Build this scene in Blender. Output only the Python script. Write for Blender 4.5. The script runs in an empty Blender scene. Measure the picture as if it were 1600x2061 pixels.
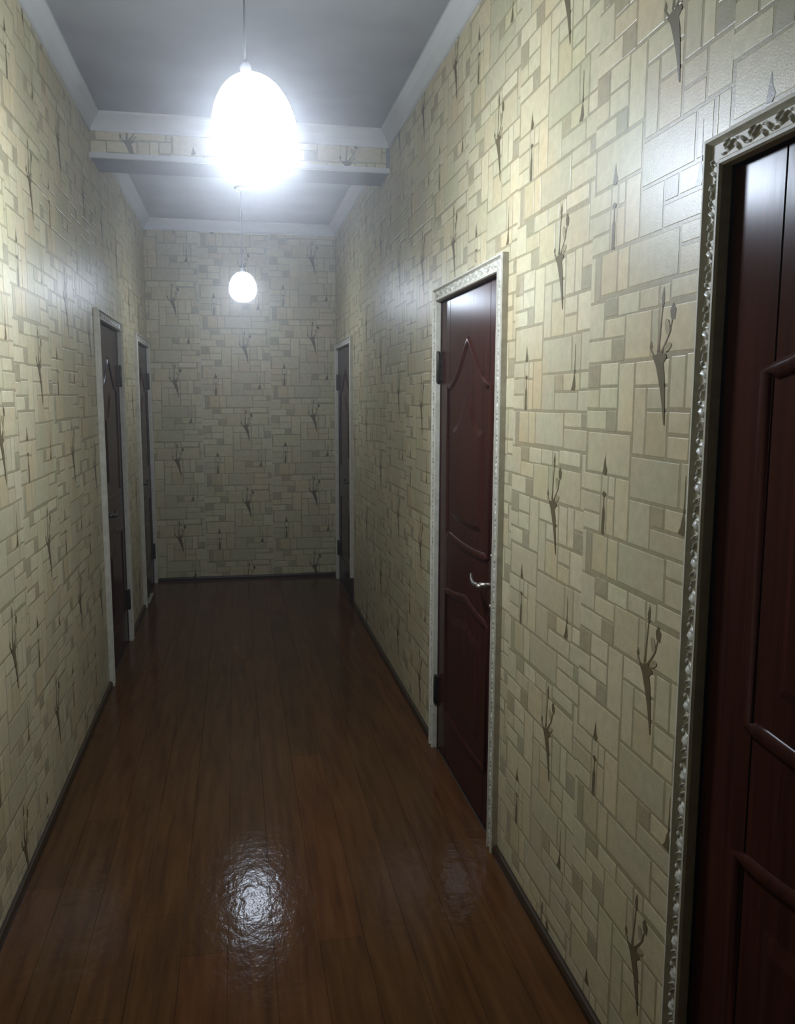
import bpy, bmesh, math, random
from mathutils import Vector, Matrix
random.seed(7)
SC = bpy.context.scene
COL = SC.collection

# ------------------------------------------------------------------ camera
FPX, YAW, PITCH, ROLL = 1695.3, 0.1889, 0.1342, 0.0033
CAM = Vector((0.7022, 0.0, 1.55))
cy, sy, cp, sp = math.cos(YAW), math.sin(YAW), math.cos(PITCH), math.sin(PITCH)
FWD = Vector((sy * cp, cy * cp, -sp))
RGT = Vector((cy, -sy, 0))
UPV = RGT.cross(FWD)
cr, sr = math.cos(ROLL), math.sin(ROLL)
RGT, UPV = cr * RGT + sr * UPV, -sr * RGT + cr * UPV
cam = bpy.data.cameras.new('camera')
cam.sensor_fit = 'VERTICAL'
cam.sensor_height = 36.0
cam.lens = FPX * 36.0 / 2061.0
cam.clip_start = 0.02
camo = bpy.data.objects.new('camera', cam)
M = Matrix.Identity(4)
for i in range(3):
    M[i][0], M[i][1], M[i][2], M[i][3] = RGT[i], UPV[i], -FWD[i], CAM[i]
camo.matrix_world = M
COL.objects.link(camo)
SC.camera = camo

# ------------------------------------------------------------------ world, light levels, exposure
wd = bpy.data.worlds.new('world')
wd.use_nodes = True
wd.node_tree.nodes['Background'].inputs[0].default_value = (0, 0, 0, 1)
wd.node_tree.nodes['Background'].inputs[1].default_value = 0.0
hz = wd.node_tree.nodes.new('ShaderNodeVolumeScatter')      # added haze, imitates the lens bloom around both bulbs
hz.inputs['Density'].default_value = 0.027
hz.inputs['Anisotropy'].default_value = 0.9
wd.node_tree.links.new(hz.outputs[0], wd.node_tree.nodes['World Output'].inputs['Volume'])
SC.world = wd
LAMP_NEAR, LAMP_FAR = 218.0, 95.0          # radiance of the two glowing bulbs
LAMP_TINT = (0.80, 0.91, 1.08, 1)
vs = SC.view_settings
vs.view_transform = 'Standard'
vs.look = 'None'
vs.exposure = 0.0
vs.gamma = 1.0
vs.use_curve_mapping = False
SC.cycles.use_denoising = True
SC.cycles.max_bounces = 4
SC.cycles.diffuse_bounces = 3
SC.cycles.glossy_bounces = 2
SC.cycles.caustics_reflective = False
SC.cycles.caustics_refractive = False

# ------------------------------------------------------------------ dimensions (metres)
W = 1.554          # corridor width
YB = 7.28          # back wall
YF = -1.6          # wall behind the viewer
ZC = 2.975         # ceiling
CORN = 0.085       # cornice drop
BEAM = (4.71, 5.01, 2.765)


# ------------------------------------------------------------------ materials
def mat(name, base, rough=0.5, spec=0.5):
    m = bpy.data.materials.new(name)
    m.use_nodes = True
    b = m.node_tree.nodes['Principled BSDF']
    b.inputs['Base Color'].default_value = (*base, 1)
    b.inputs['Roughness'].default_value = rough
    b.inputs['Specular IOR Level'].default_value = spec
    return m, m.node_tree, b


def nd(t, kind, **kw):
    n = t.nodes.new(kind)
    for k, v in kw.items():
        if isinstance(v, (int, float, tuple)) and k in n.inputs:
            n.inputs[k].default_value = v
        else:
            setattr(n, k, v)
    return n


def coords(t, scale=(1, 1, 1)):
    g = nd(t, 'ShaderNodeNewGeometry')
    mp = nd(t, 'ShaderNodeMapping')
    mp.inputs['Scale'].default_value = scale
    t.links.new(g.outputs['Position'], mp.inputs['Vector'])
    return mp.outputs['Vector']


def noise(t, vec, scale, detail=3.0, rough=0.5):
    n = nd(t, 'ShaderNodeTexNoise')
    n.inputs['Scale'].default_value = scale
    n.inputs['Detail'].default_value = min(detail, 2.0)
    n.inputs['Roughness'].default_value = rough
    t.links.new(vec, n.inputs['Vector'])
    return n


def ramp(t, fac, stops):
    r = nd(t, 'ShaderNodeValToRGB')
    e = r.color_ramp.elements
    while len(e) < len(stops):
        e.new(0.5)
    for i, (p, c) in enumerate(stops):
        e[i].position = p
        e[i].color = (*c, 1)
    t.links.new(fac, r.inputs['Fac'])
    return r.outputs['Color']


def mixc(t, a, b, fac, mode='MIX'):
    n = nd(t, 'ShaderNodeMix', data_type='RGBA', blend_type=mode)
    for sock, v in ((n.inputs['Factor'], fac), (n.inputs['A'], a), (n.inputs['B'], b)):
        if hasattr(v, 'links'):
            t.links.new(v, sock)
        else:
            sock.default_value = v
    return n.outputs['Result']


def bump(t, b, h, strength, dist=0.002):
    n = nd(t, 'ShaderNodeBump')
    n.inputs['Strength'].default_value = strength
    n.inputs['Distance'].default_value = dist
    t.links.new(h, n.inputs['Height'])
    t.links.new(n.outputs['Normal'], b.inputs['Normal'])


# wallpaper: the print's colours are on the mesh (tile by tile), blotches of tint and vinyl grain here
m_paper, t, b = mat('wallpaper_print', (0.5, 0.47, 0.38), 0.40, 0.45)
at = nd(t, 'ShaderNodeVertexColor', layer_name='print')
v = coords(t)
big = noise(t, v, 4.2, 3, 0.6)
tint = ramp(t, big.outputs['Fac'], [(0.3, (0.96, 1.0, 0.94)), (0.5, (1, 1, 1)), (0.7, (1.04, 0.97, 0.92))])
c1 = mixc(t, at.outputs['Color'], tint, 1.0, 'MULTIPLY')
fine = noise(t, v, 38, 4, 0.6)
c2 = mixc(t, c1, ramp(t, fine.outputs['Fac'], [(0.3, (0.88, 0.88, 0.87)), (0.7, (1.06, 1.06, 1.06))]), 1.0, 'MULTIPLY')
t.links.new(c2, b.inputs['Base Color'])
gr = noise(t, v, 210, 3, 0.6)
bump(t, b, gr.outputs['Fac'], 0.22, 0.0015)

m_wall, t, b = mat('wall_plaster', (0.46, 0.43, 0.35), 0.8)
bump(t, b, noise(t, coords(t), 60).outputs['Fac'], 0.2)

m_ceil, t, b = mat('ceiling_paint', (0.29, 0.29, 0.29), 0.75, 0.3)
n = noise(t, coords(t), 3.0, 4, 0.6)
t.links.new(ramp(t, n.outputs['Fac'], [(0.3, (0.265, 0.268, 0.268)), (0.7, (0.315, 0.318, 0.318))]), b.inputs['Base Color'])
bump(t, b, noise(t, coords(t), 25, 4).outputs['Fac'], 0.15)

m_beam, t, b = mat('beam_plaster_shaded', (0.2, 0.2, 0.2), 0.8, 0.3)  # darker than the ceiling: shade under the beam is put into this colour
bump(t, b, noise(t, coords(t), 30, 4).outputs['Fac'], 0.2)

m_corn, t, b = mat('cornice_white', (0.47, 0.465, 0.44), 0.55, 0.4)
bump(t, b, noise(t, coords(t), 45, 4).outputs['Fac'], 0.25)

m_case, t, b = mat('casing_cream', (0.5, 0.47, 0.38), 0.5, 0.25)
n = noise(t, coords(t), 30, 4, 0.6)
t.links.new(ramp(t, n.outputs['Fac'], [(0.3, (0.42, 0.39, 0.31)), (0.65, (0.52, 0.49, 0.40))]), b.inputs['Base Color'])
bump(t, b, noise(t, coords(t), 150, 3).outputs['Fac'], 0.2)

m_carve, t, b = mat('carving_cream', (0.5, 0.48, 0.42), 0.36, 0.4)
n = noise(t, coords(t), 70, 4, 0.6)
t.links.new(ramp(t, n.outputs['Fac'], [(0.32, (0.27, 0.25, 0.2)), (0.62, (0.54, 0.52, 0.44))]), b.inputs['Base Color'])

m_door, t, b = mat('door_mahogany', (0.05, 0.014, 0.009), 0.22, 0.045)
n = noise(t, coords(t, (30, 30, 1.3)), 2.0, 5, 0.6)
t.links.new(ramp(t, n.outputs['Fac'], [(0.3, (0.026, 0.008, 0.0055)), (0.7, (0.048, 0.014, 0.009))]), b.inputs['Base Color'])
bump(t, b, noise(t, coords(t, (1, 1, 0.25)), 26, 3).outputs['Fac'], 0.12)

m_jamb, t, b = mat('jamb_brown', (0.035, 0.02, 0.014), 0.4, 0.4)
bump(t, b, noise(t, coords(t, (20, 20, 2)), 4).outputs['Fac'], 0.15)

m_hinge, t, b = mat('hinge_metal', (0.05, 0.04, 0.032), 0.42)
b.inputs['Metallic'].default_value = 0.8
t.links.new(ramp(t, noise(t, coords(t), 120).outputs['Fac'], [(0.3, (0.035, 0.028, 0.022)), (0.7, (0.07, 0.058, 0.046))]), b.inputs['Base Color'])

m_steel, t, b = mat('handle_steel', (0.36, 0.33, 0.28), 0.36)
b.inputs['Metallic'].default_value = 1.0
bump(t, b, noise(t, coords(t), 300).outputs['Fac'], 0.05)

m_plank, t, b = mat('laminate_brown', (0.05, 0.025, 0.012), 0.13, 0.10)
oi = nd(t, 'ShaderNodeObjectInfo')
v = coords(t, (16, 1.1, 1))
n = noise(t, v, 2.2, 6, 0.65)
grain = ramp(t, n.outputs['Fac'], [(0.3, (0.050, 0.021, 0.008)), (0.5, (0.070, 0.030, 0.011)), (0.72, (0.088, 0.041, 0.015))])
per = ramp(t, oi.outputs['Random'], [(0.0, (0.86, 0.9, 0.86)), (0.5, (1, 1, 1)), (1.0, (1.15, 1.02, 1.0))])
t.links.new(mixc(t, grain, per, 1.0, 'MULTIPLY'), b.inputs['Base Color'])
wv = noise(t, coords(t), 9.0, 3, 0.55)
sm = noise(t, coords(t, (1, 0.7, 1)), 48.0, 3, 0.6)
hh = nd(t, 'ShaderNodeMath', operation='MULTIPLY_ADD')
hh.inputs[1].default_value = 0.5
t.links.new(sm.outputs['Fac'], hh.inputs[0])
t.links.new(wv.outputs['Fac'], hh.inputs[2])
bump(t, b, hh.outputs[0], 0.22, 0.006)

m_sub, t, b = mat('floor_screed', (0.03, 0.022, 0.016), 0.8)
bump(t, b, noise(t, coords(t), 40).outputs['Fac'], 0.2)
m_base, t, b = mat('baseboard_dark', (0.03, 0.018, 0.009), 0.35, 0.4)
bump(t, b, noise(t, coords(t, (6, 6, 20)), 6).outputs['Fac'], 0.15)
m_cord, t, b = mat('cord_grey', (0.12, 0.12, 0.13), 0.5)
m_socket, t, b = mat('socket_grey', (0.22, 0.22, 0.23), 0.4)
m_strip, t, b = mat('threshold_strip', (0.45, 0.42, 0.36), 0.35)
b.inputs['Metallic'].default_value = 0.5


def glow(name, power):
    m = bpy.data.materials.new(name)
    m.use_nodes = True
    t = m.node_tree
    t.nodes.clear()
    e = nd(t, 'ShaderNodeEmission')
    e.inputs['Color'].default_value = LAMP_TINT
    # emission shaped for the walls' light falloff: dim at neck, brightest below the belly
    ng = nd(t, 'ShaderNodeNewGeometry')
    sx = nd(t, 'ShaderNodeSeparateXYZ')
    t.links.new(ng.outputs['Normal'], sx.inputs[0])
    mr = nd(t, 'ShaderNodeMath', operation='MULTIPLY_ADD')
    mr.inputs[1].default_value = 0.5
    mr.inputs[2].default_value = 0.5
    t.links.new(sx.outputs['Z'], mr.inputs[0])
    g = ramp(t, mr.outputs[0], [(0.0, (.7,) * 3), (0.10, (.8,) * 3), (0.26, (1,) * 3), (0.50, (.27,) * 3), (0.74, (.13,) * 3)])
    ml = nd(t, 'ShaderNodeMath', operation='MULTIPLY')
    ml.inputs[1].default_value = power
    t.links.new(g, ml.inputs[0])
    t.links.new(ml.outputs[0], e.inputs['Strength'])
    o = nd(t, 'ShaderNodeOutputMaterial')
    t.links.new(e.outputs[0], o.inputs['Surface'])
    return m


# ------------------------------------------------------------------ mesh helpers
class MB:
    def __init__(self):
        self.v, self.f, self.c, self.s = [], [], [], []

    def face(self, pts, col=None, smooth=False):
        k = len(self.v)
        self.v += [tuple(p) for p in pts]
        self.f.append(tuple(range(k, k + len(pts))))
        self.c.append(col)
        self.s.append(smooth)

    def raw(self, vs, fs, smooth=False):
        k = len(self.v)
        self.v += [tuple(p) for p in vs]
        for f in fs:
            self.f.append(tuple(i + k for i in f))
            self.c.append(None)
            self.s.append(smooth)

    def box(self, lo, hi, tr=None):
        x0, y0, z0 = lo
        x1, y1, z1 = hi
        vs = [(x0, y0, z0), (x1, y0, z0), (x1, y1, z0), (x0, y1, z0), (x0, y0, z1), (x1, y0, z1), (x1, y1, z1), (x0, y1, z1)]
        if tr:
            vs = [tr(*p) for p in vs]
        self.raw(vs, [(3, 2, 1, 0), (4, 5, 6, 7), (0, 1, 5, 4), (1, 2, 6, 5), (2, 3, 7, 6), (3, 0, 4, 7)])

    def cbox(self, lo, hi, ch, tr=None):
        """a box with its four long z edges and its caps chamfered"""
        (x0, y0, z0), (x1, y1, z1) = lo, hi
        vs = []
        for z, i in ((z0, ch), (z0 + ch, 0), (z1 - ch, 0), (z1, ch)):
            vs += [(x0 + i, y0 + i, z), (x1 - i, y0 + i, z), (x1 - i, y1 - i, z), (x0 + i, y1 - i, z)]
        if tr:
            vs = [tr(*p) for p in vs]
        fs = [(3, 2, 1, 0), (12, 13, 14, 15)]
        for r in range(3):
            for k in range(4):
                a, bb = r * 4 + k, r * 4 + (k + 1) % 4
                fs.append((a, bb, bb + 4, a + 4))
        self.raw(vs, fs)

    def rings(self, rs, closed_ring=True, cap=True, smooth=True):
        n = len(rs[0])
        vs = [p for r in rs for p in r]
        fs = []
        for i in range(len(rs) - 1):
            for k in range(n if closed_ring else n - 1):
                a, bb = i * n + k, i * n + (k + 1) % n
                fs.append((a, bb, bb + n, a + n))
        if cap:
            fs.append(tuple(range(n - 1, -1, -1)))
            fs.append(tuple(range((len(rs) - 1) * n, len(rs) * n)))
        self.raw(vs, fs, smooth)

    def tube(self, pts, rad, n=10, smooth=True):
        rs = []
        pts = [Vector(p) for p in pts]
        for i, p in enumerate(pts):
            d = (pts[min(i + 1, len(pts) - 1)] - pts[max(i - 1, 0)]).normalized()
            a = d.orthogonal().normalized()
            if abs(d.z) < 0.9:
                a = Vector((0, 0, 1)).cross(d).normalized()
            bb = d.cross(a)
            r = rad[i] if isinstance(rad, (list, tuple)) else rad
            rs.append([p + r * (math.cos(q) * a + math.sin(q) * bb) for q in [2 * math.pi * k / n for k in range(n)]])
        self.rings(rs, smooth=smooth)

    def lathe(self, prof, n=28, mtx=None):
        rs = []
        for r, z in prof:
            ring = [Vector((r * math.cos(2 * math.pi * k / n), r * math.sin(2 * math.pi * k / n), z)) for k in range(n)]
            rs.append([mtx @ p for p in ring] if mtx else ring)
        self.rings(rs)

    def build(self, name, material, parent=None, fix=True, col=False, org=None):
        me = bpy.data.meshes.new(name)
        off = Vector(org) if org is not None else (ORG.get(parent.name, Vector()) if parent else Vector())
        me.from_pydata([Vector(p) - off for p in self.v], [], self.f)
        if fix:
            bm = bmesh.new()
            bm.from_mesh(me)
            bmesh.ops.recalc_face_normals(bm, faces=bm.faces)
            bm.to_mesh(me)
            bm.free()
        me.polygons.foreach_set('use_smooth', self.s)
        if col:
            ca = me.color_attributes.new('print', 'FLOAT_COLOR', 'CORNER')
            flat = []
            for f, c in zip(self.f, self.c):
                flat += [c[0], c[1], c[2], 1.0] * len(f)
            ca.data.foreach_set('color', flat)
        me.materials.append(material)
        me.update()
        o = bpy.data.objects.new(name, me)
        COL.objects.link(o)
        if parent:
            o.parent = parent
            ORG[o.name] = off
        elif org is not None:
            o.location = org
            ORG[o.name] = off
        return o


ORG = {}


def empty(name, loc):
    o = bpy.data.objects.new(name, None)
    o.empty_display_size = 0.1
    o.location = loc
    COL.objects.link(o)
    ORG[o.name] = Vector(loc)
    return o


def tag(o, label=None, cat=None, kind=None, group=None):
    if label:
        o['label'] = label
    if cat:
        o['category'] = cat
    if kind:
        o['kind'] = kind
    if group:
        o['group'] = group
    return o


# ------------------------------------------------------------------ doors: where they are (side, near edge, far edge of the opening)
ZT = 1.95
DOORS = [
    dict(n=1, side='R', s0=0.55, s1=1.386, hinge=None,
         label='mahogany door at the right edge, closest to the viewer, in a carved cream frame'),
    dict(n=2, side='R', s0=2.66, s1=3.505, hinge='far',
         label='reddish brown arched-panel door midway along the right wall, steel lever handle'),
    dict(n=3, side='R', s0=6.26, s1=7.12, hinge='far',
         label='narrow dark door on the right wall next to the back wall'),
    dict(n=4, side='L', s0=4.66, s1=5.48, hinge='far',
         label='dark door on the left wall just past the ceiling beam, first of two there'),
    dict(n=5, side='L', s0=6.40, s1=7.21, hinge='far',
         label='dark door in the far left corner against the back wall'),
]
CW = 0.055      # casing width


def side_fn(side):
    """(along the wall, out of the wall, up) -> world"""
    if side == 'R':
        return lambda s, n, z: Vector((W - n, s, z))
    if side == 'L':
        return lambda s, n, z: Vector((n, s, z))
    if side == 'B':
        return lambda s, n, z: Vector((s, YB - n, z))
    if side == 'F':
        return lambda s, n, z: Vector((s, YF + n, z))
    return lambda s, n, z: Vector((s, BEAM[0] - n, z))


# ------------------------------------------------------------------ floor
fl = empty('floor', (0, 0, 0))
tag(fl, 'dark brown wood laminate floor running down the corridor', 'floor', 'structure')
q = MB()
q.box((-0.14, YF - 0.1, -0.12), (W + 0.14, YB + 0.1, -0.008))
q.build('underlay', m_sub, fl)
PWID, PLEN = 0.1295, 1.28
pm = {}


def plank_mesh(w, l):
    key = (round(w, 3), round(l, 3))
    if key not in pm:
        q = MB()
        c = 0.0005
        q.rings([[(0, 0, -0.008), (w, 0, -0.008), (w, l, -0.008), (0, l, -0.008)],
                 [(0, 0, -c), (w, 0, -c), (w, l, -c), (0, l, -c)],
                 [(c, 0, 0), (w - c, 0, 0), (w - c, l, 0), (c, l, 0)]], smooth=False)
        o = q.build('floor_plank', m_plank, fl)
        pm[key] = o.data
        bpy.data.objects.remove(o)
    return pm[key]


rows = int(round(W / PWID))
for r in range(rows):
    y = YF - random.choice([0.0, 0.43, 0.86, 0.21, 0.64, 1.07])
    while y < YB:
        a, e = max(y, YF), min(y + PLEN, YB)
        if e - a > 0.03:
            o = bpy.data.objects.new('floor_plank', plank_mesh(PWID - 0.0006, e - a - 0.0006))
            o.location = (r * PWID, a, 0)
            o.parent = fl
            COL.objects.link(o)
        y += PLEN

# ------------------------------------------------------------------ ceiling, beam
q = MB()
q.box((-0.14, YF - 0.1, ZC), (W + 0.14, YB + 0.1, ZC + 0.12))
tag(q.build('ceiling', m_ceil), 'pale grey painted ceiling of the corridor', 'ceiling', 'structure')
bm_ = empty('ceiling_beam', (W / 2, BEAM[0], BEAM[2]))
tag(bm_, 'ceiling beam crossing the corridor, wallpapered on its front face', 'beam', 'structure')
q = MB()
q.box((0, BEAM[0], BEAM[2]), (W, BEAM[1], ZC))
q.build('beam_body', m_beam, bm_)
q = MB()
q.box((0, BEAM[0] - 0.006, BEAM[2] - 0.003), (W, BEAM[0] + 0.012, BEAM[2] + 0.022))
q.build('edge_strip', m_corn, bm_)


# ------------------------------------------------------------------ walls with door openings
def wall_rects(s0, s1, holes):
    out = []
    cur = s0
    for a, e in sorted(holes):
        out.append((cur, a, 0, ZC))
        out.append((a, e, ZT + 0.02, ZC))
        cur = e
    out.append((cur, s1, 0, ZC))
    return out


wall_roots = {}
for side, nm, lab in (('R', 'wall_right', 'right corridor wall in tile-print wallpaper with three doors'),
                      ('L', 'wall_left', 'left corridor wall in tile-print wallpaper with two doors'),
                      ('B', 'wall_back', 'end wall of the corridor in tile-print wallpaper behind the far lamp'),
                      ('F', 'wall_front', 'wallpapered corridor wall behind the viewer')):
    tr = side_fn(side)
    q = MB()
    if side in 'RL':
        holes = [(d['s0'] - 0.02, d['s1'] + 0.02) for d in DOORS if d['side'] == side]
        rects = wall_rects(YF, YB, holes)
    else:
        rects = [(-0.12, W + 0.12, 0, ZC)]
    for a, e, z0, z1 in rects:
        q.box((a, -0.12, z0), (e, 0, z1), tr)
    o = q.build(nm, m_wall)
    wall_roots[side] = o
    tag(o, lab, 'wall', 'structure')

# ------------------------------------------------------------------ wallpaper: one printed repeat, 0.565 m wide and 0.655 m tall
RW, RH = 0.565, 0.655
D_, L_, G_, N_ = 0.68, 1.08, 0.92, 1.0
TILES = [  # left, right, top, bottom (down from the repeat's top), shade, warmth
    (-.001, .079, .003, .083, N_, 0), (.085, .148, -.003, .037, D_, .3), (.154, .252, -.003, .039, L_, 0), (.259, .339, -.003, .036, N_, .1),
    (.346, .385, -.003, .034, N_, 0), (.391, .530, -.008, .027, L_, 0), (.544, .566, -.006, .075, N_, 0),
    (.085, .190, .044, .085, N_, .6), (-.001, .126, .090, .138, L_, .2), (.131, .190, .090, .141, D_, .5),
    (.196, .311, .042, .138, N_, .7), (.317, .343, .042, .136, G_, .1), (.349, .538, .042, .131, N_, .4), (.544, .566, .082, .131, G_, 0),
    (-.001, .066, .144, .199, D_, .6), (.072, .164, .144, .193, L_, .1), (-.001, .066, .205, .246, N_, .3), (.072, .164, .200, .246, L_, 0),
    (.171, .243, .147, .297, L_, .3), (.250, .393, .146, .195, L_, .1), (.250, .301, .202, .343, N_, .2), (.308, .394, .202, .245, N_, 0),
    (.402, .456, .141, .242, N_, 0), (.463, .502, .138, .242, L_, 0), (.509, .566, .138, .188, N_, .2), (.509, .566, .195, .242, D_, 0),
    (.308, .394, .252, .343, G_, 1.0), (.402, .481, .251, .292, N_, 0), (.402, .481, .300, .343, N_, .5), (.488, .566, .250, .340, L_, 0),
    (-.001, .109, .254, .296, L_, 0), (.115, .164, .252, .300, D_, .1),
    (.012, .238, .305, .398, N_, .3), (.246, .452, .351, .439, G_, 0), (.460, .512, .349, .438, G_, .2), (.519, .566, .347, .438, N_, 0),
    (-.001, .094, .405, .446, N_, .2), (.101, .130, .405, .446, N_, 0), (.137, .167, .405, .450, L_, 0), (.173, .239, .405, .540, N_, .7),
    (-.001, .092, .453, .496, G_, .1), (-.001, .092, .502, .541, N_, 0), (.098, .126, .453, .541, G_, .2), (.132, .167, .457, .541, N_, .9),
    (.246, .340, .446, .541, G_, 0), (.346, .398, .446, .489, D_, .6), (.405, .510, .446, .488, N_, .6), (.517, .566, .445, .484, L_, 0),
    (.346, .498, .496, .540, G_, 0), (.505, .566, .491, .540, N_, 0),
    (-.001, .020, .549, .652, N_, 0), (.027, .052, .549, .652, D_, .2), (.059, .138, .549, .640, G_, 1.0), (.145, .195, .549, .640, N_, .8),
    (.202, .411, .549, .638, G_, 0), (.419, .530, .547, .582, N_, .1), (.537, .566, .547, .582, D_, 0), (.419, .566, .589, .640, N_, .2),
]
BASE_TILE = (0.465, 0.412, 0.264)
GROUT = (0.30, 0.258, 0.155)
INK = (0.125, 0.10, 0.052)
INK2 = (0.30, 0.255, 0.15)


def blob(cx, cz, rx, rz, n=8, rot=0.0):
    out = []
    for k in range(n):
        a = 2 * math.pi * k / n
        x, z = rx * math.cos(a), rz * math.sin(a)
        out.append((cx + x * math.cos(rot) - z * math.sin(rot), cz + x * math.sin(rot) + z * math.cos(rot)))
    return out


def ribbon(pts):
    """(x, z, half width) -> quads"""
    out = []
    for (x0, z0, w0), (x1, z1, w1) in zip(pts, pts[1:]):
        out.append([(x0 - w0, z0), (x0 + w0, z0), (x1 + w1, z1), (x1 - w1, z1)])
    return out


# motifs drawn around (0, 0), z up
LILY = [(p, INK) for p in
        [[(-.002, .090), (.007, .112), (.012, .094), (.010, .076), (.002, .074)],
         [(.036, .062), (.046, .076), (.060, .062), (.056, .042), (.040, .046)],
         [(-.044, -.006), (-.036, .008), (-.030, -.006), (-.036, -.014)]]
        + ribbon([(.005, .076, .002), (.001, .04, .0025), (-.003, 0, .003), (-.006, -.018, .006)])
        + ribbon([(.046, .044, .002), (.038, .018, .0022), (.020, -.004, .003), (.004, -.022, .006)])
        + ribbon([(-.036, -.012, .002), (-.024, -.024, .003), (-.008, -.030, .006)])
        + [[(-.030, -.026), (-.006, -.020), (.024, -.022), (.030, -.030), (.014, -.044), (-.012, -.046)]]
        + ribbon([(.000, -.040, .016), (.009, -.062, .0145), (.017, -.090, .010), (.024, -.122, .0062), (.031, -.165, .002)])]
LILY += [(p, INK2) for p in [blob(.028, .030, .010, .018, 8, .3), blob(.032, -.010, .016, .008, 8, .4)]]
CANDLE = [(p, INK) for p in
          [[(-.013, -.062), (.000, -.016), (.005, -.040), (.014, -.054), (.004, -.064)], blob(.0, -.110, .009, .0075)]
          + ribbon([(0, -.114, .002), (0, -.140, .003), (.0, -.150, .0075), (-.002, -.205, .008)])]
BUD = [(p, INK) for p in
       [[(-.019, -.040), (-.010, -.028), (-.004, -.008), (.002, .004), (.007, -.012), (.011, -.034), (.004, -.042)]]
       + ribbon([(.003, .075, .001), (.003, .03, .0018), (.002, 0, .003)])]
MOTIFS = [(LILY, .353, .112), (CANDLE, .114, .338), (BUD, .476, .447)]


def cut(rect, holes):
    out = [rect]
    for hx0, hx1, hz0, hz1 in holes:
        nxt = []
        for x0, x1, z0, z1 in out:
            if hx1 <= x0 or hx0 >= x1 or hz1 <= z0 or hz0 >= z1:
                nxt.append((x0, x1, z0, z1))
                continue
            if x0 < hx0: nxt.append((x0, hx0, z0, z1))
            if hx1 < x1: nxt.append((hx1, x1, z0, z1))
            m0, m1 = max(x0, hx0), min(x1, hx1)
            if z0 < hz0: nxt.append((m0, m1, z0, hz0))
            if hz1 < z1: nxt.append((m0, m1, hz1, z1))
        out = nxt
    return [r for r in out if r[1] - r[0] > 1e-4 and r[3] - r[2] > 1e-4]


def paper_strip(side, parent, org, flip, vtop, lim, holes, zlim, depth0=0.0):
    """one drop of wallpaper whose left edge (as seen) is at org along the wall"""
    tr = side_fn(side)
    s_of = (lambda u: org - u) if flip else (lambda u: org + u)
    q = MB()
    n0, n1, n2 = depth0 + 0.0006, depth0 + 0.0011, depth0 + 0.0015

    def place(u0, u1, z0, z1):
        a, e = sorted((s_of(u0), s_of(u1)))
        a, e, z0, z1 = max(a, lim[0]), min(e, lim[1]), max(z0, zlim[0]), min(z1, zlim[1])
        if e - a < 1e-4 or z1 - z0 < 1e-4:
            return []
        return cut((a, e, z0, z1), holes)

    for a, e, z0, z1 in place(0, RW, zlim[0], zlim[1]):
        q.face([tr(a, n0, z0), tr(e, n0, z0), tr(e, n0, z1), tr(a, n0, z1)], GROUT)
    k0 = math.floor((vtop - zlim[1]) / RH) - 1
    for k in range(k0, k0 + 8):
        top = vtop - k * RH
        if top < zlim[0] - 0.1:
            break
        for (u0, u1, v0, v1, sh, wm) in TILES:
            sh2 = sh * random.uniform(0.95, 1.05)
            c = (BASE_TILE[0] * sh2 * (1 + .05 * wm), BASE_TILE[1] * sh2 * (1 - .02 * wm), BASE_TILE[2] * sh2 * (1 - .09 * wm))
            for a, e, z0, z1 in place(u0, u1, top - v1, top - v0):
                i = 0.0012
                if e - a < 4 * i or z1 - z0 < 4 * i:
                    continue
                A = [tr(a, n0, z0), tr(e, n0, z0), tr(e, n0, z1), tr(a, n0, z1)]
                B = [tr(a + i, n1, z0 + i), tr(e - i, n1, z0 + i), tr(e - i, n1, z1 - i), tr(a + i, n1, z1 - i)]
                q.face(B, c)
                for j in range(4):
                    q.face([A[j], A[(j + 1) % 4], B[(j + 1) % 4], B[j]], c)
        for polys, mu, mv in MOTIFS:
            for pi, (pts, c) in enumerate(polys):
                P = [(s_of(mu + x), top - mv + z) for x, z in pts]
                xs, zs = [p[0] for p in P], [p[1] for p in P]
                if min(xs) < lim[0] or max(xs) > lim[1] or min(zs) < zlim[0] or max(zs) > zlim[1]:
                    continue
                if any(min(xs) < h[1] and max(xs) > h[0] and min(zs) < h[3] and max(zs) > h[2] for h in holes):
                    continue
                q.face([tr(x, n2 + pi * 4e-5, z) for x, z in P], c)
    if q.f:
        flipped = []
        for f in q.f:                       # all faces look out of the wall
            p = [Vector(q.v[i]) for i in f[:3]]
            nrm = (p[1] - p[0]).cross(p[2] - p[0])
            out = tr(0, 1, 0) - tr(0, 0, 0)
            flipped.append(f if nrm.dot(out) >= -1e-12 else tuple(reversed(f)))
        q.f = flipped
        return q.build('wallpaper_strip', m_paper, parent, fix=False, col=True)


def holes_of(side):
    return [(d['s0'] - CW + 0.004, d['s1'] + CW - 0.004, -1, ZT + CW - 0.004) for d in DOORS if d['side'] == side]


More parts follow.
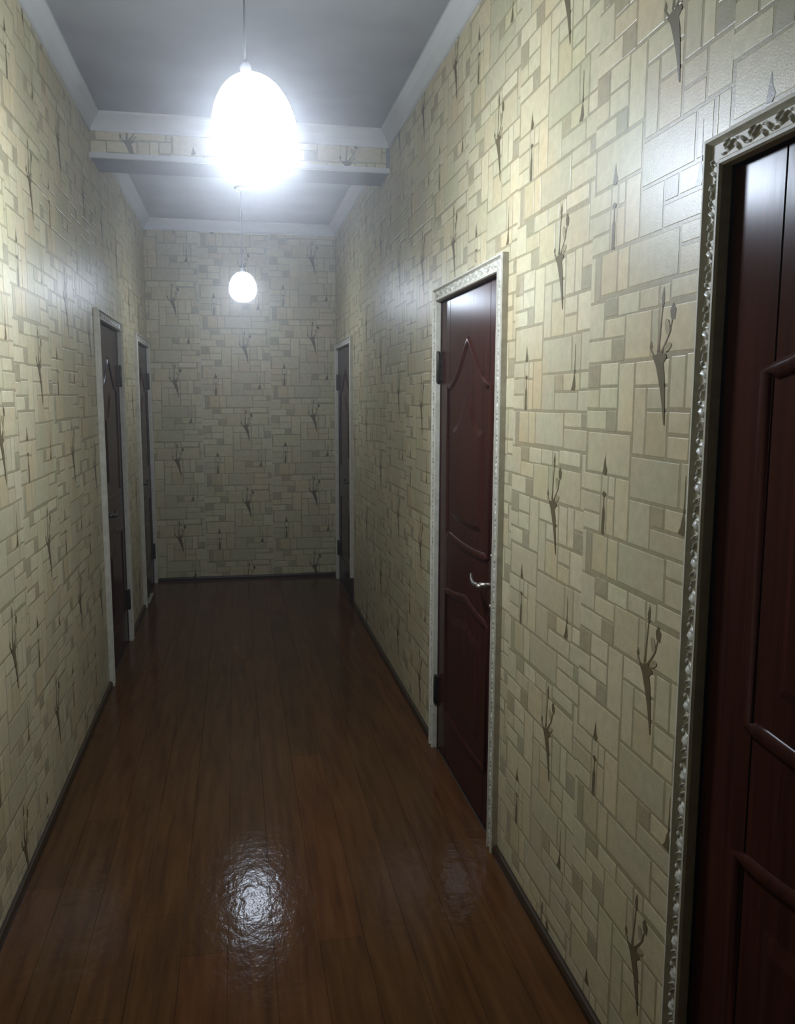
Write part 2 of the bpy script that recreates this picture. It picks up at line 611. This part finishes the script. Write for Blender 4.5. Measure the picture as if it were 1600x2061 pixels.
drops = {0: 1.775, 1: 2.06}
for k in range(-3, 17):                   # right wall: seen left edge is the far edge
    org = 1.965 + (k) * RW
    if org - RW > YB or org < YF:
        continue
    vt = drops.get(k, 1.775 + random.uniform(0, RH))
    paper_strip('R', wall_roots['R'], org, True, vt, (YF, YB), holes_of('R'), (0.0, ZC))
drops = {0: 0.905, 1: 1.803}
for k in range(-8, 10):
    org = 2.389 + k * RW
    if org > YB or org + RW < YF:
        continue
    vt = drops.get(k, 0.9 + random.uniform(0, RH))
    paper_strip('L', wall_roots['L'], org, False, vt, (YF, YB), holes_of('L'), (0.0, ZC))
for org, vt in ((-0.143, 1.826), (0.43, 1.456), (1.0, 1.540)):
    paper_strip('B', wall_roots['B'], org, False, vt, (0, W), [], (0.0, ZC))
for org, vt in ((-0.1, 1.5), (0.465, 1.7), (1.03, 1.3)):
    paper_strip('F', wall_roots['F'], org, False, vt, (0, W), [], (0.0, ZC))
for org, vt in ((-0.163, 2.99), (0.402, 3.2), (0.967, 2.945)):
    paper_strip('beam', bm_, org, False, vt, (0, W), [], (BEAM[2] + 0.022, ZC))

# ------------------------------------------------------------------ cornices
PROF = [(0.0, 0.0), (0.010, 0.0), (0.012, 0.014), (0.020, 0.030), (0.034, 0.050), (0.052, 0.066), (0.060, 0.074), (0.060, CORN), (0.0, CORN)]
tn = 0


def cornice(side_pts, a, e, label):
    """profile (out, up) swept from a to e; side_pts maps (s, out, z)"""
    global tn
    tn += 1
    q = MB()
    r0 = [side_pts(a, o, ZC - CORN + u) for o, u in PROF]
    r1 = [side_pts(e, o, ZC - CORN + u) for o, u in PROF]
    q.rings([r0, r1], smooth=False)
    o = q.build('trim_%d' % tn, m_corn)
    tag(o, label, 'cornice', 'structure')


cornice(side_fn('L'), YF, BEAM[0], 'white cornice along the left wall, in front of the beam')
cornice(side_fn('R'), YF, BEAM[0], 'white cornice along the right wall, in front of the beam')
cornice(side_fn('beam'), 0, W, 'white cornice across the front of the ceiling beam')
cornice(side_fn('L'), BEAM[1], YB, 'white cornice along the left wall, beyond the beam')
cornice(side_fn('R'), BEAM[1], YB, 'white cornice along the right wall, beyond the beam')
cornice(side_fn('B'), 0, W, 'white cornice along the top of the end wall')
cornice(side_fn('F'), 0, W, 'white cornice on the wall behind the viewer')

# ------------------------------------------------------------------ baseboards
BH, BT = 0.028, 0.018
for side, nm, lab, a, e in (('R', 'baseboard_right', 'low dark brown baseboard along the right wall', YF, YB),
                            ('L', 'baseboard_left', 'low dark brown baseboard along the left wall', YF, YB),
                            ('B', 'baseboard_back', 'low dark brown baseboard along the end wall', 0, W)):
    tr = side_fn(side)
    root = empty(nm, tr((a + e) / 2, 0, 0))
    tag(root, lab, 'baseboard', 'structure')
    cur = a
    hs = [(d['s0'] - CW, d['s1'] + CW) for d in DOORS if d['side'] == side] + [(e, e)]
    for h0, h1 in sorted(hs):
        if h0 - cur > 0.02:
            q = MB()
            prof = [(0.0015, 0), (BT, 0), (BT, BH * .55), (BT * .7, BH * .9), (BT * .45, BH), (0.0015, BH)]
            q.rings([[tr(cur, o, z) for o, z in prof], [tr(h0, o, z) for o, z in prof]], smooth=False)
            q.build('baseboard_length', m_base, root)
        cur = h1

# ------------------------------------------------------------------ doors
CPROF = [(0, 0), (0, .019), (.003, .024), (.008, .0245), (.011, .019), (.014, .016), (.040, .016), (.043, .02), (.047, .026), (.052, .0255), (.055, .021), (.055, 0)]


def leaf_shape(q, tr, s, z, ang, ln, wd_, ht, n0):
    """one raised carved leaf lying on the band"""
    ca, sa = math.cos(ang), math.sin(ang)

    def P(x, y, h):
        return tr(s + x * ca - y * sa, n0 + h, z + x * sa + y * ca)
    L, Wd = ln / 2, wd_ / 2
    rim = [(-L, 0), (-L * .35, Wd), (L * .35, Wd * .8), (L, 0), (L * .35, -Wd * .8), (-L * .35, -Wd)]
    vs = [P(x, y, -.001) for x, y in rim] + [P(-L * .4, Wd * .15, ht * .8), P(L * .3, -Wd * .1, ht)]
    q.raw(vs, [(0, 1, 6), (1, 2, 7, 6), (2, 3, 7), (3, 4, 7), (4, 5, 6, 7), (5, 0, 6)], True)


def carve(q, tr, p0, p1):
    """scrolling leaves and berries along the band from p0 to p1 in (s, z)"""
    v = Vector((p1[0] - p0[0], p1[1] - p0[1]))
    n = max(1, int(v.length / 0.068))
    d = v.normalized()
    base = math.atan2(d.y, d.x)
    for k in range(n):
        for off, lat, da, ln, wd_, ht in ((.10, .000, .75, .034, .010, .0085), (.30, -.006, .95, .026, .009, .0075), (.34, .008, .2, .020, .007, .006),
                                          (.58, .001, -.75, .034, .010, .0085), (.76, .007, -1.0, .024, .009, .0075), (.86, -.008, -.1, .020, .007, .006)):
            tt = (k + off + random.uniform(-.02, .02)) * v.length / n
            s = p0[0] + d.x * tt - d.y * lat
            z = p0[1] + d.y * tt + d.x * lat
            leaf_shape(q, tr, s, z, base + da + random.uniform(-.12, .12), ln, wd_, ht, .016)


def outline(s0, s1, z0, z1, rise_top, rise_bot, n=9):
    """panel outline with an ogee arch top and a shallow curved bottom (s, z), going round"""
    mid, hw = (s0 + s1) / 2, (s1 - s0) / 2
    pts = []
    for k in range(2 * n + 1):
        x = -1 + k / n
        h = (1 - abs(x)) ** 1.6
        h = h * h * (3 - 2 * h) * .5 + h * .5
        pts.append((mid + x * hw, z1 - rise_top + rise_top * h))
    for k in range(2 * n + 1):
        x = 1 - k / n
        pts.append((mid + x * hw, z0 + rise_bot - rise_bot * (1 - x * x)))
    return pts


def moulding(q, tr, pts, r, n0):
    """half round strip swept round a closed outline"""
    m = len(pts)
    rings = []
    for i in range(m):
        a, c = Vector(pts[i - 1]), Vector(pts[(i + 1) % m])
        d = (c - a).normalized() if (c - a).length > 1e-6 else Vector((1, 0))
        nn = Vector((-d.y, d.x))
        ring = []
        for ang in (0, 35, 70, 110, 145, 180):
            w = math.radians(ang)
            ring.append(tr(pts[i][0] + nn.x * r * math.cos(w), n0 + r * .55 * math.sin(w), pts[i][1] + nn.y * r * math.cos(w)))
        rings.append(ring)
    rings.append(rings[0])
    q.rings(rings, closed_ring=False, cap=False, smooth=True)


def field(q, tr, pts, pts1, n0, ht):
    """raised panel: a sloping margin between two like outlines and a flat face"""
    r0 = [tr(p[0], n0, p[1]) for p in pts]
    r1 = [tr(p[0], n0 + ht, p[1]) for p in pts1]
    q.rings([r0, r1], cap=False, smooth=False)
    q.face(r1)


for d in DOORS:
    tr = side_fn(d['side'])
    s0, s1 = d['s0'], d['s1']
    root = empty('door_%d' % d['n'], tr((s0 + s1) / 2, 0, 0))
    tag(root, d['label'], 'door', 'structure')
    NF = -0.004                       # face of the leaf, a little behind the wall face
    g = 0.004
    a, e = s0 + g, s1 - g
    q = MB()
    q.box((a, NF - .04, .006), (e, NF - .005, ZT - g), tr)
    st = .14
    for x0, x1 in ((a, a + st), (a + st + .005, e - st - .005), (e - st, e)):
        q.cbox((x0, NF - .006, .006), (x1, NF, ZT - g), .0025, tr)
    leaf = q.build('door_leaf', m_door, root)
    pa, pe = a + st - .02, e - st + .02
    up = outline(pa, pe, .98, 1.765, .17, .015)
    lo = outline(pa, pe, .20, .78, .03, .015)
    for o1, pz in ((up, (1.06, 1.585, .15)), (lo, (.28, .70, .03))):
        q = MB()
        moulding(q, tr, o1, .018, NF - .003)
        q.build('panel_moulding', m_door, leaf)
        q = MB()
        o2 = [outline(pa + k, pe - k, pz[0] + k - .085, pz[1] - (k - .085) * 1.6, pz[2] * (pe - pa - 2 * k) / (pe - pa - .17), .01) for k in (.085, .108)]
        field(q, tr, o2[0], o2[1], NF - .001, .008)
        q.build('raised_panel', m_door, leaf)
    # lining of the opening and the stop the leaf closes against
    q = MB()
    q.box((s0 - .02, -.118, 0), (s0, .0, ZT + .02), tr)
    q.box((s1, -.118, 0), (s1 + .02, .0, ZT + .02), tr)
    q.box((s0, -.118, ZT), (s1, .0, ZT + .02), tr)
    q.build('jamb', m_jamb, root)
    q = MB()
    q.box((s0, -.118, 0), (s1, NF - .002, .005), tr)
    q.build('threshold', m_jamb, root)
    # cream casing in three mitred lengths, each with its carved band
    zb = 0.20 if d['n'] == 3 else 0.0
    runs = ((-1, s0, zb), (1, s1, 0.0))
    for sg, edge, z0 in runs:
        q = MB()
        q.rings([[tr(edge + sg * dd, nn, z0) for dd, nn in CPROF], [tr(edge + sg * dd, nn, ZT + dd) for dd, nn in CPROF]], smooth=False)
        c = q.build('casing', m_case, root)
        q = MB()
        carve(q, tr, (edge + sg * .027, z0 + .02), (edge + sg * .027, ZT + .02))
        tag(q.build('carved_leaves', m_carve, c), kind='stuff')
        if d['n'] == 3 and sg < 0:
            q = MB()
            q.cbox((edge - CW, .0, .0), (edge, .028, .198), .002, tr)
            q.build('plinth_block', m_jamb, root)
    q = MB()
    q.rings([[tr(s0 - dd, nn, ZT + dd) for dd, nn in CPROF], [tr(s1 + dd, nn, ZT + dd) for dd, nn in CPROF]], smooth=False)
    c = q.build('casing', m_case, root)
    q = MB()
    carve(q, tr, (s0 - .01, ZT + .027), (s1 + .01, ZT + .027))
    tag(q.build('carved_leaves', m_carve, c), kind='stuff')
    # hinges on the far edge
    if d['hinge']:
        for zc in (1.68, .275):
            q = MB()
            q.cbox((s1 - .016, NF - .002, zc - .058), (s1 + .003, .006, zc + .058), .0015, tr)
            q.tube([tr(s1 - .004, .010, zc - .066), tr(s1 - .004, .010, zc - .06), tr(s1 - .004, .010, zc + .06), tr(s1 - .004, .010, zc + .066)],
                   [.005, .008, .008, .005], 10)
            q.build('hinge', m_hinge, root)
    # lever handle near the closing edge
    hs = a + .055
    q = MB()
    q.cbox((hs - .02, NF, .80), (hs + .02, NF + .008, 1.02), .003, tr)
    q.tube([tr(hs, NF + .004, .915), tr(hs, NF + .05, .915)], .011, 12)
    q.tube([tr(hs, NF + .006, .84), tr(hs, NF + .014, .84)], .009, 12)
    hm = m_steel if d['side'] == 'R' and d['n'] < 3 else m_hinge
    plate = q.build('handle_plate', hm, root)
    q = MB()
    q.tube([tr(hs - .012, NF + .05, .913), tr(hs + .02, NF + .052, .912), tr(hs + .07, NF + .05, .907), tr(hs + .105, NF + .046, .912), tr(hs + .135, NF + .04, .928)],
           [.008, .010, .009, .008, .006], 10)
    q.build('lever', hm, plate)
    if d['n'] == 5:
        q = MB()
        q.cbox((s0 + .08, .004, .0), (s0 + .42, .03, .006), .002, tr)
        tag(q.build('threshold_strip', m_strip, root), 'pale strip lying along the door sill')


# ------------------------------------------------------------------ pendant lamps
def pendant(name, x, y, zc, hw, hh_, tilt, power, label):
    root = empty(name, (x, y, ZC))
    tag(root, label, 'lamp', group='pendant lamps')
    q = MB()
    q.lathe([(.002, ZC), (.045, ZC), (.043, ZC - .012), (.028, ZC - .026), (.006, ZC - .030)], 24, Matrix.Translation((x, y, 0)))
    q.build('ceiling_rose', m_socket, root)
    T = Matrix.Translation((x - tilt * .16, y, zc)) @ Matrix.Rotation(tilt, 4, 'Y')
    topp = T @ Vector((0, 0, hh_ + .028))
    q = MB()
    q.tube([(x, y, ZC - .028), (x, y, topp.z + .15), (x * .3 + topp.x * .7, y, topp.z + .04), topp], .0032, 8)
    q.build('cord', m_cord, root)
    q = MB()
    q.lathe([(.003, hh_ + .033), (.011, hh_ + .031), (.015, hh_ + .022), (.016, hh_ + .004), (.022, hh_ - .012), (.003, hh_ - .014)], 24, T)
    q.build('lamp_holder', m_socket, root)
    q = MB()
    prof = []
    N = 22
    for k in range(N + 1):
        a = math.pi * k / N
        r = hw * math.sin(a) ** .86 * (1 - .10 * math.cos(a))
        prof.append((max(r, .002), hh_ * math.cos(a)))
    q.lathe(prof, 36, T)  # outline takes in the glare around the lamp, wider than a bare bulb
    q.build('bulb', glow(name + '_glow', power), root)
    return root


pendant('pendant_lamp', .75, 2.55, 2.312, .119, .142, -.13, LAMP_NEAR,
        'large glowing white pendant bulb on a thin cord, in front of the ceiling beam')
pendant('pendant_lamp', .77, 6.1, 2.312, .094, .102, 0.0, LAMP_FAR,
        'smaller glowing white pendant bulb on a cord, before the end wall')
